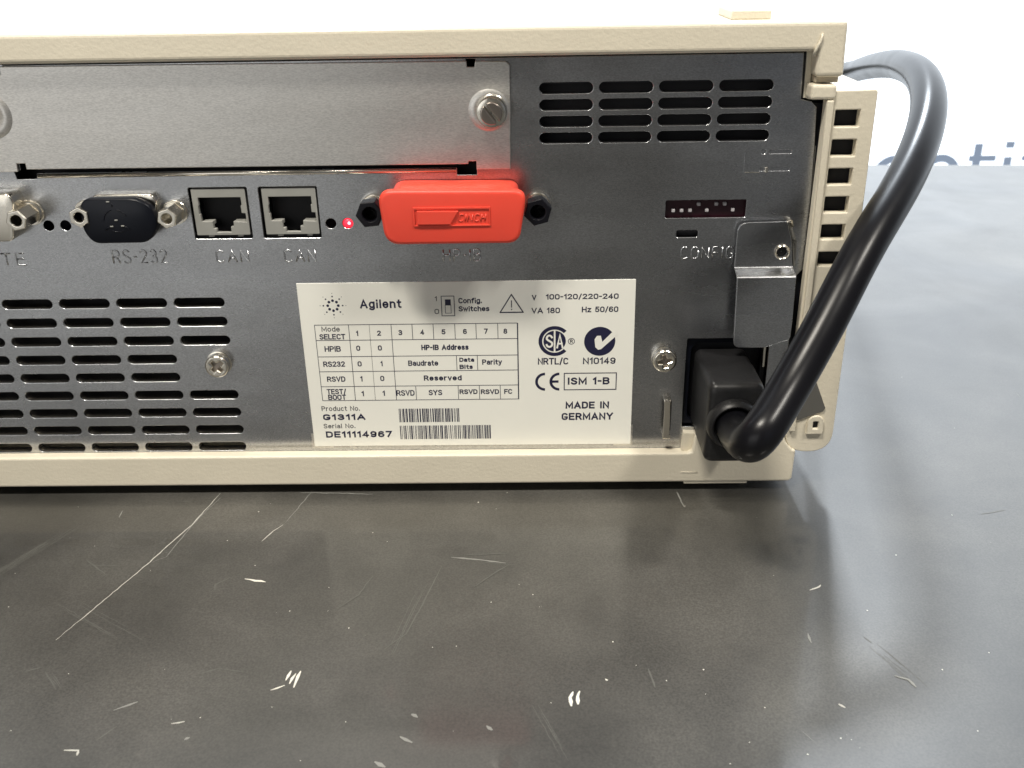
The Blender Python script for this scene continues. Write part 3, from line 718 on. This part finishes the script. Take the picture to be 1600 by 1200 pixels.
# --- hexagonal standoffs
def hexa(x, z, af, rot=0): return [(x + af / math.sqrt(3) * math.cos(rot + math.pi / 3 * i), z + af / math.sqrt(3) * math.sin(rot + math.pi / 3 * i)) for i in range(6)]
def standoff(x, z, af, y1, hole, mat, ring_r, ring_y, rot=.3, parent=inst):
    o = sheet('hex_standoff', hexa(x, z, af, rot), [circle(x, z, hole, 20)], y1, abs(y1 - ring_y), .3, mat, parent, res=3)
    if ring_r:
        mb = MB().lathe(x, z, [(0.2, 0), (ring_r, 0), (ring_r, ring_y * .4), (ring_r * .96, ring_y * .5), (ring_r * .9, ring_y * .5), (ring_r * .88, ring_y), (0.2, ring_y)], 40)
        r = part('washer', mb, M['steel'], o); auto_smooth(r, 30)
    part('threaded_hole', MB().lathe(x, z, [(hole + .15, ring_y), (.1, ring_y)], 20), M['dark'], o)
    return o
standoff(-103.45, 91.8, 5.2, -8.0, 1.45, M['steel'], 3.6, -1.6)
standoff(-129.2, 92.2, 5.2, -6.8, 1.45, M['steel'], 3.6, -1.6, .5)
standoff(-145.8, 92.3, 5.4, -10.0, 1.6, M['steel'], 3.8, -2.4, .2)
standoff(-45.2, 92.5, 7.0, -9.0, 2.1, M['black_steel'], 4.0, -4.2, .1)
standoff(2.4, 92.5, 7.0, -9.0, 2.1, M['black_steel'], 4.0, -4.2, .25)

# --- sockets of the left side
def dshell(name, x0, x1, z0, z1, y0, y1, mat, cut=2.2, parent=inst):
    p = round_poly([(x0 + cut * 1.2, z0), (x1 - cut * 1.2, z0), (x1, z1 - cut), (x1 - cut * .5, z1), (x0 + cut * .5, z1), (x0, z1 - cut)], 2.0, 5)
    o = part(name, MB().prism(p, y0, y1), mat, parent, bevel=.4, segs=3); return auto_smooth(o, 40)
serial = dshell('serial_connector', -127.0, -107.6, 84.6, 97.6, -2.4, .4, M['steel'])
remote = dshell('remote_connector', -182.0, -147.2, 85.2, 99.2, -6.5, .4, M['steel'])
for i in range(5): part('contact_hole', MB().lathe(-155 - i * 3, 94.4, [(.8, -6.56), (.1, -6.56)], 14), M['dark'], remote)
bus = dshell('interface_connector', -38.5, -5.4, 85.6, 98.6, -3.0, .4, M['steel'])

def jack(x0):
    x1 = x0 + 15.8; z0, z1 = 84.45, 98.25
    op = [(1.75, 95.7), (14.3, 95.7), (14.35, 93.4), (14.0, 93.2), (14.05, 91.0), (15.15, 90.9), (15.2, 88.3), (11.3, 88.5), (11.2, 87.0), (10.3, 86.9), (10.3, 85.3), (6.0, 85.3), (6.0, 86.4), (5.2, 86.5), (5.1, 88.6), (1.9, 88.6), (1.75, 90.6), (1.5, 90.8), (1.5, 93.2), (1.75, 93.4)]
    o = sheet('network_socket', rrect(x0, x1, z0, z1, .3, 3), [[(x0 + a, b) for a, b in op]], .35, 1.4, .14, M['jack'], inst)
    part('socket_cavity', MB().box(x0 + .6, x1 - .2, 5.5, 6, 84.7, 97.5), M['dark'], o)
    for a, b in ((1.9, 5.1), (11.3, 15.1)): part('socket_step', MB().box(x0 + a, x0 + b, 1.7, 3.8, 87.3, 88.45), M['jack'], o, bevel=.15)
    part('socket_side', MB().box(x0 + .2, x0 + 1.4, 1.76, 5.5, 86, 96), M['black_plastic'], o)
    for a in (3.3, 12.0): part('socket_nub', MB().box(x0 + a, x0 + a + 1.6, .6, 1.6, 83.9, 84.5), M['jack'], o, bevel=.15)
jack(-98.35); jack(-77.75)
part('socket_gap', MB().box(-99.5, -60.9, 2.0, 2.6, 83.0, 84.6), M['dark'], inst)
led = part('status_light', MB().lathe(-53.3, 87.6, [(1.45, .9), (1.4, .3), (.9, -.15), (.1, -.3)], 24), M['led'], inst, label='glowing red status light')
part('light_core', MB().lathe(-52.9, 87.7, [(.5, -.2), (.3, -.36), (.05, -.4)], 16), M['led_hot'], led)

# --- configuration switches
sw = part('switch_block', MB().box(39.0, 63.4, 2.2, 6, 87.0, 94.0), M['maroon'], inst, label='row of eight tiny configuration switches')
for i, up in enumerate((0, 0, 0, 1, 0, 1, 1, 0)):
    x = 42.05 + 2.445 * i + (.2 if i > 4 else 0); z = 91.6 if up else 89.8
    part('switch_lever', MB().box(x - .5, x + .5, 1.2, 2.5, z - .5, z + .5), M['lever'], sw, bevel=.2)
sw2 = part('switch_recess', MB().box(42.5, 50, 3, 4, 81.6, 84.8), M['dark'], inst)
lat = part('latch_tongue', MB().box(61.4, 74.6, .25, .5, 101.0, 107.6), M['panel'], inst)
part('latch_pin', MB().box(67.2, 68.1, -.4, .3, 100.9, 102.4), M['steel'], inst, bevel=.15)
part('latch_line', MB().box(61.6, 65.8, -.12, .05, 100.85, 101.1), M['steel'], inst, bevel=.04)
part('latch_line', MB().box(61.2, 61.4, -.08, .05, 101.1, 107.2), M['panel'], inst, bevel=.04)

# --- screws with cross recess
def pan_screw(x, z, y=-3.6, rot=.5, r=3.75):
    mb = MB().lathe(x, z, [(.2, 0), (r * 1.05, 0), (r * 1.05, -.5), (r * .86, -.7), (r * .86, -1.1), (r, -1.3), (r, -2.0), (r * .93, -2.7)], 44)
    o = part('panel_screw', mb, M['steel'], inst); auto_smooth(o, 40)
    cr = []
    for k in range(4):
        a = rot + math.pi / 2 * k
        for (u, v) in ((2.0, -.42), (2.0, .42), (.62, .62)):
            cr.append((x + u * math.cos(a) - v * math.sin(a), z + u * math.sin(a) + v * math.cos(a)))
    hd = sheet('screw_head', circle(x, z, r * .99, 44), [cr], y, 1.9, .75, M['steel'], o, res=4)
    part('cross_recess', MB().lathe(x, z, [(2.6, y + 1.5), (.1, y + 1.5)], 16), M['dull_steel'], o)
pan_screw(41.3, 43.8, rot=.2); pan_screw(-97.6, 43.5, rot=.75)

# --- bridge lance for a cable tie
br = MB().prism([(41.9, 17.0), (44.0, 16.8), (43.9, 30.2), (41.8, 30.4)], -3.3, -2.7)
br.prism([(41.9, 28.8), (44.2, 28.7), (44.2, 30.4), (41.8, 30.5)], -2.9, .2); br.prism([(41.9, 16.6), (44.4, 16.6), (44.4, 18.0), (41.9, 18.1)], -2.9, .2)
part('tie_bridge', br, M['steel'], inst, bevel=.25)
part('tie_recess', MB().box(42.6, 44.7, -.06, .05, 18.2, 28.5), M['dark_strip'], inst)

# --- joggled bracket that holds the plug
up_ = round_poly([(60.4, 73.4), (60.4, 86.9), (74.6, 87.2), (76.4, 82.0), (77.4, 73.4)], [0, 3.2, .6, 1.0, 0], 6)
brk = sheet('retaining_bracket', up_, [circle(73.9, 78.0, 1.55, 24)], -2.3, 1.0, .22, M['panel'], inst, res=3)
mb = MB().lathe(73.9, 78.0, [(2.35, -2.25), (2.3, -2.9), (2.0, -3.1), (1.65, -2.9), (1.6, -1.4)], 32); auto_smooth(part('pressed_eyelet', mb, M['steel'], brk), 60)
part('eyelet_hole', MB().lathe(73.9, 78.0, [(1.6, -1.45), (.1, -1.45)], 20), M['dark'], brk)
n = 10; vs = []; fs = []
for i in range(n + 1):
    t = i / n; y = -1.8 - 4.0 * (t * t * (3 - 2 * t)); z = 73.7 - 2.3 * t
    for k, xx in enumerate((60.35 + .25 * t, 77.5 + .3 * t)): vs.append((xx, y - .5, z)); vs.append((xx, y + .5, z))
for i in range(n):
    a = i * 4; b = a + 4
    fs += [(a, a + 2, b + 2, b), (a + 1, b + 1, b + 3, a + 3), (a, b, b + 1, a + 1), (a + 2, a + 3, b + 3, b + 2)]
auto_smooth(part('bracket_bend', MB().add(vs, fs, True), M['panel'], brk), 50)
lo_ = round_poly([(60.6, 71.5), (77.8, 71.5), (78.1, 58.0), (78.0, 52.0), (71.0, 49.4), (61.2, 49.4)], [0, 0, 0, 1, 1, 2.2], 6)
part('bracket_leaf', MB().prism(lo_, -6.3, -5.3), M['panel'], brk, bevel=.2, segs=2)
mb = MB().add([(74.9, -2.3, 87.1), (76.6, -2.3, 82), (77.6, -2.3, 73.5), (78.9, .0, 73.0), (78.6, .0, 80.5), (75.9, -.2, 87.0)], [(0, 1, 4, 5), (1, 2, 3, 4)]); part('bracket_flange', mb, M['panel'], brk)
mb = MB().tube([(74.7, -2.0, 87.15), (76.0, -1.2, 87.0), (76.6, -.7, 85.2)], .45, 10); part('bracket_corner', mb, M['steel'], brk)

# --- mains inlet
inl = sheet('power_inlet', rrect(48.5, 73.4, 19.9, 49.8, .5, 2), [rrect(50.0, 71.5, 19.9 + 1.2, 48.0, 3.0, 6)], 1.3, 2.0, .3, M['black_plastic'], inst)
part('inlet_cavity', MB().box(48.2, 73.8, 4.5, 5.2, 19, 50.5), M['dark'], inl)
part('inlet_clip', MB().prism([(71.6, 41), (72.3, 41), (72.3, 49.4), (71.4, 49.4)], -1.8, .3), M['steel'], inl, bevel=.15)

# --- type label
lab = part('type_label', MB().prism([(-70.55, 69.35), (31.8, 69.45), (32.05, 13.55), (-70.6, 13.6)], -.22, -.02), M['label'], inst, bevel=.05, segs=1, label='off-white printed type label with switch table and approval marks')
for x0, x1, z0, z1 in ((-71.4, -64.5, 12.9, 18.2), (26.5, 32.6, 12.9, 20.4)):
    part('label_corner_tab', MB().box(x0, x1, -.012, -.001, z0, z1), M['plate'], lab)
YI = -.25
def ink(name, polys, faces=None, mat='ink'):
    mb = MB()
    if faces is None:
        for p in polys:
            if area2(p) < 0: p = p[::-1]
            mb.add([(a[0], YI, a[1]) for a in p], [tuple(range(len(p)))])
    else: mb.add([(a[0], YI, a[1]) for a in polys], faces)
    return part(name, mb, M[mat], lab)
def ring(cx, cz, r0, r1, a0=0, a1=360, n=48):
    mb = MB(); vs = []
    for i in range(n + 1):
        a = math.radians(a0 + (a1 - a0) * i / n); vs += [(cx + r0 * math.cos(a), YI, cz + r0 * math.sin(a)), (cx + r1 * math.cos(a), YI, cz + r1 * math.sin(a))]
    return vs, [(2 * i, 2 * i + 1, 2 * i + 3, 2 * i + 2) for i in range(n)]
for s, x0, x1, zb, cap, w in TEXTS:
    wt = (.25, .34, .39 if cap < 2 else .46)[w] * (1.15 if cap > 2.1 else 1.0)
    part('printed_text', lettering(s, x0, x1, zb, cap, wt, YI, 3.2 if w == 2 else 2.6), M['ink' if w else 'ink_soft'], lab)
def line(x0, z0, x1, z1, w):
    d = Vector((x1 - x0, z1 - z0)).normalized() * w / 2; nx, nz = -d.y, d.x
    return [(x0 + nx, z0 + nz), (x1 + nx, z1 + nz), (x1 - nx, z1 - nz), (x0 - nx, z0 - nz)]
def frame(x0, x1, z0, z1, w):
    return [rect(x0 - w / 2, x1 + w / 2, z1 - w / 2, z1 + w / 2), rect(x0 - w / 2, x1 + w / 2, z0 - w / 2, z0 + w / 2), rect(x0 - w / 2, x0 + w / 2, z0 + w / 2, z1 - w / 2), rect(x1 - w / 2, x1 + w / 2, z0 + w / 2, z1 - w / 2)]
# spark emblem
pl = []
for k in range(8):
    a = math.pi / 4 * k + math.pi / 2
    for rr, dr in ((1.62, .43), (2.95, .25), (3.95, .12)): pl.append(circle(-60.05 + rr * math.cos(a), 62.15 + rr * math.sin(a), dr, 12))
ink('spark_emblem', pl)
ink('switch_symbol', frame(-26.95, -23.05, 58.45, 64.8, .22) + [rect(-25.85, -24.1, 61.85, 63.75)] + frame(-25.85, -24.1, 59.3, 61.9, .16))
tri = [(-5.65, 65.1), (-9.15, 59.35), (-2.15, 59.35)]
ink('warning_triangle', [line(*tri[0], *tri[1], .34), line(*tri[1], *tri[2], .36), line(*tri[2], *tri[0], .34), rect(-5.78, -5.52, 60.9, 63.2), rect(-5.8, -5.5, 60.1, 60.5)] + [circle(*p, .2, 10) for p in tri])
T0, T1, B1 = -66.4, -3.93, 30.1
rows = [55.85, 50.73, 45.22, 40.13, 34.95, 30.05]
g = [rect(T0, T1, z - .1, z + .1) for z in rows]
w = .17
ink('table_grid', g, None, 'ink')
g = [rect(T0 - w / 2, T0 + w / 2, rows[5], rows[0]), rect(T1 - w, T1 + w, rows[5], rows[0])]
for x in (-55.9, -42.8): g.append(rect(x - w / 2, x + w / 2, rows[5], rows[0]))
for x in (-36.35, -29.86, -23.2, -16.7, -10.0): g.append(rect(x - w / 2, x + w / 2, rows[1], rows[0]))
for x in (-23.1, -16.6): g.append(rect(x - w / 2, x + w / 2, rows[3], rows[2]))
for x in (-36.4, -23.0, -16.3, -9.7): g.append(rect(x - w / 2, x + w / 2, rows[5], rows[4]))
YI = -.265
ink('table_grid', g, None, 'ink')
ink('table_grid', [rect(-49.58, -49.48, rows[5], rows[0])], None, 'ink_soft')
YI = -.25
# bar codes
def bars(x0, x1, z0, z1, seed):
    rnd = random.Random(seed); p = []; x = x0
    while x < x1 - .4:
        bw = rnd.choice((.16, .16, .3, .42)); p.append(rect(x, x + bw, z0, z1)); x += bw + rnd.choice((.15, .15, .28, .4))
    p.append(rect(x1 - .3, x1, z0, z1)); return p
ink('bar_code', bars(-42.35, -23.05, 22.1, 26.95, 3)); ink('bar_code', bars(-42.4, -13.1, 15.95, 20.85, 5))
# approval marks
cx, cz = 7.45, 49.72
v, f = ring(cx, cz, 3.85, 4.98, 43, 317); mbm = MB().add(v, f)
part('approval_mark', mbm, M['ink'], lab)
def half(s):
    a0 = math.acos(.28 / 3.45)
    return [(cx + s * 3.45 * math.cos(-a0 + 2 * a0 * i / 20), cz + 3.45 * math.sin(-a0 + 2 * a0 * i / 20)) for i in range(21)]
ink('approval_mark', [half(1), half(-1)])
YI = -.29
part('approval_letter', lettering('S', cx - 2.75, cx - .45, cz - 2.2, 4.4, .62, YI), M['label'], lab)
part('approval_letter', lettering('A', cx + .5, cx + 2.75, cz - 2.4, 4.7, .58, YI), M['label'], lab)
YI = -.25
v, f = ring(12.62, 49.62, .86, 1.06, 0, 360, 28); part('registered_ring', MB().add(v, f), M['ink'], lab)
ink('tick_mark', [circle(21.35, 49.5, 4.8, 56)])
YI = -.29
ink('tick_cutout', [[(26.6, 53.4), (25.0, 52.4), (22.15, 49.35), (21.65, 51.4), (20.45, 51.35), (19.75, 50.2), (20.0, 47.6), (20.9, 46.7), (21.8, 46.9), (25.98, 50.9), (27, 51.8)]], None, 'label')
YI = -.25
for c0 in (4.45, 8.95):
    v, f = ring(c0, 35.97, 2.25, 3.1, 90, 270, 30); part('conformity_mark', MB().add(v, f), M['ink'], lab)
ink('conformity_mark', [rect(6.6, 8.7, 35.6, 36.4)])
ink('mark_frame', frame(10.5, 26.8, 33.1, 38.8, .3))

# ================================================================== red cap on the interface connector
cap = thing('red_dust_cap', (-21, -1, 84), 'red vinyl dust cap pushed over the wide connector in the middle of the panel', 'dust cap')
fo = round_poly([(-42.1, 100.2), (-.5, 99.8), (-2.9, 84.7), (-40.6, 84.7)], [4.2, 4.0, 3.4, 4.2], 8)
fb = round_poly([(-40.2, 101.2), (-1.6, 100.9), (-3.6, 85.6), (-39.4, 85.6)], [4.2, 4.0, 3.4, 4.2], 8)
n = len(fo)
def loft(mb, secs, smooth=True):
    k = len(secs[0][0]); vs = []; fs = []
    for p, y in secs: vs += [(a[0], y, a[1]) for a in p]
    for q in range(len(secs) - 1):
        for i in range(k): fs.append((q * k + i, q * k + (i + 1) % k, (q + 1) * k + (i + 1) % k, (q + 1) * k + i))
    mb.add(vs, fs, smooth)
    o = len(mb.v) - len(vs); mb.f.append([o + i for i in range(k)]); mb.sm.append(False)
    mb.f.append([o + (len(secs) - 1) * k + i for i in range(k)][::-1]); mb.sm.append(False)
    return mb
def shrink(p, d):
    cx_ = sum(a[0] for a in p) / len(p); cz_2 = sum(a[1] for a in p) / len(p)
    hx = max(abs(a[0] - cx_) for a in p); hz = max(abs(a[1] - cz_2) for a in p)
    return [(cx_ + (a[0] - cx_) * (hx - d) / hx, cz_2 + (a[1] - cz_2) * (hz - d) / hz) for a in p]
mb = loft(MB(), [(shrink(fo, 1.0), -13.0), (shrink(fo, .35), -12.85), (fo, -12.2), (fo, -10.6), (shrink(fo, .5), -10.2), (shrink(fb, 1.2), -9.6), (shrink(fb, 1.0), -.6)])
body = part('cap_body', mb, M['red'], cap); auto_smooth(body, 50)
rl = MB()
for p in (rect(-32.3, -10.8, 94.8, 95.4), rect(-32.3, -10.8, 90.0, 90.35), rect(-32.3, -31.9, 90.35, 94.8), rect(-11.1, -10.8, 90.35, 94.8)): rl.prism(p, -13.35, -12.9)
part('raised_border', rl, M['red'], cap, bevel=.1)
part('raised_logo_bar', MB().prism([(-31.3, 94.5), (-19.6, 94.4), (-22.0, 90.55), (-31.2, 90.6)], -13.75, -12.9), M['red'], cap, bevel=.2)
mb = MB()
for l in strokes('CINCH', -19.9, -12.3, 91.2, 2.3, .3, 3.6):
    mb.tube([(p[0] + (p[1] - 91.2) * .2, -13.05, p[1]) for p in l], .19, 8)
part('raised_lettering', mb, M['red'], cap)

# ================================================================== black cap on the serial connector
bc = thing('black_dust_cap', (-118, -3, 84), 'glossy black plastic cap on the small serial connector between two hex posts', 'dust cap')
co = round_poly([(-126.9, 97.3), (-112.3, 97.2), (-108.3, 95.2), (-106.7, 89.0), (-110.6, 84.3), (-126.6, 84.2), (-129.0, 88.0), (-128.6, 95.4)], [2.6, 2.6, 2.4, 2.4, 2.4, 2.6, 2.4, 2.6], 6)
mb = loft(MB(), [(shrink(co, .45), -6.3), (shrink(co, .12), -6.15), (co, -5.8), (co, -3.5)])
auto_smooth(part('cap_body', mb, M['black_plastic'], bc), 50)
cx, cz = -118.75, 90.55
def arc3(r, a0, a1, y, rad=.16, n=24):
    return MB().tube([(cx + r * math.cos(math.radians(a0 + (a1 - a0) * i / n)), y, cz + r * math.sin(math.radians(a0 + (a1 - a0) * i / n)) ) for i in range(n + 1)], rad, 8)
for a0, a1, r in ((105, 172, 3.6), (30, 80, 3.6), (235, 305, 2.9)): part('moulded_ring', arc3(r, a0, a1, -6.3), M['black_plastic'], bc)
for a, r0, r1 in ((212, 1.9, 4.2), (328, 1.9, 4.2), (95, 4.6, 5.4)):
    c_, s_ = math.cos(math.radians(a)), math.sin(math.radians(a))
    part('moulded_spoke', MB().tube([(cx + r0 * c_, -6.3, cz + r0 * s_), (cx + r1 * c_, -6.3, cz + r1 * s_)], .2, 8), M['black_plastic'], bc)
for dx, dz in ((-1.4, 6.0), (-1.6, -1.2), (1.6, -1.1), (0, .6)):
    part('moulded_nib', MB().box(cx + dx - .45, cx + dx + .45, -6.6, -6.2, cz + dz - .2, cz + dz + .15), M['jack'], bc, bevel=.1)

# ================================================================== power cord
cord = thing('power_cord', (59, -24, 20), 'thick black power cord plugged in at lower right and looping up behind the casing', 'power cord')
pr = lambda d: rrect(50.9 + d, 67.0 - d, 20.6 + d, 46.2 - d, 2.2 if d < 1 else 1.6, 6)
mb = loft(MB(), [(pr(2.2), -26.0), (pr(1.2), -25.85), (pr(.45), -25.2), (pr(0.05), -24.2), (pr(0), -22.5), (pr(0), -10.0), (pr(.15), -9.6), (pr(.15), 1.0)])
plug = part('plug', mb, M['plug'], cord); auto_smooth(plug, 60)
mb = MB().lathe(58.6, 34.0, [(7.9, -25.6), (7.8, -27.0), (7.3, -28.3), (6.6, -28.9), (6.2, -28.8), (6.0, -27.8), (5.6, -27.6), (5.5, -26.5), (0.3, -26.5)], 48)
auto_smooth(part('strain_relief', mb, M['plug'], plug), 50)
D0 = 275.0; HC = 162.086
def sp_(p0, p1, p2, p3, t):
    return 0.5 * ((2 * p1) + (p2 - p0) * t + (2 * p0 - 5 * p1 + 4 * p2 - p3) * t * t + (3 * p1 - p0 - 3 * p2 + p3) * t ** 3)
ctrl = [Vector(p) for p in CABLE]
pts = []
E_ = [ctrl[0] * 2 - ctrl[1]] + ctrl + [ctrl[-1] * 2 - ctrl[-2]]
for i in range(1, len(E_) - 2):
    for j in range(8): pts.append(sp_(E_[i - 1], E_[i], E_[i + 1], E_[i + 2], j / 8))
pts.append(ctrl[-1])
for _ in range(14):
    pts = [pts[0]] + [(pts[i - 1] + pts[i] * 2 + pts[i + 1]) / 4 for i in range(1, len(pts) - 1)] + [pts[-1]]
even = [pts[0]]; acc = 0.0
for a, b in zip(pts, pts[1:]):
    d = (b - a).length; t = 2.0 - acc
    while t <= d: even.append(a.lerp(b, t / d)); t += 2.0
    acc = (acc + d) % 2.0
for _ in range(4): even = [even[0]] + [(even[i - 1] + even[i] * 2 + even[i + 1]) / 4 for i in range(1, len(even) - 1)] + [even[-1]]
part('cable', MB().tube(even, 5.35, 40), M['rubber'], cord)
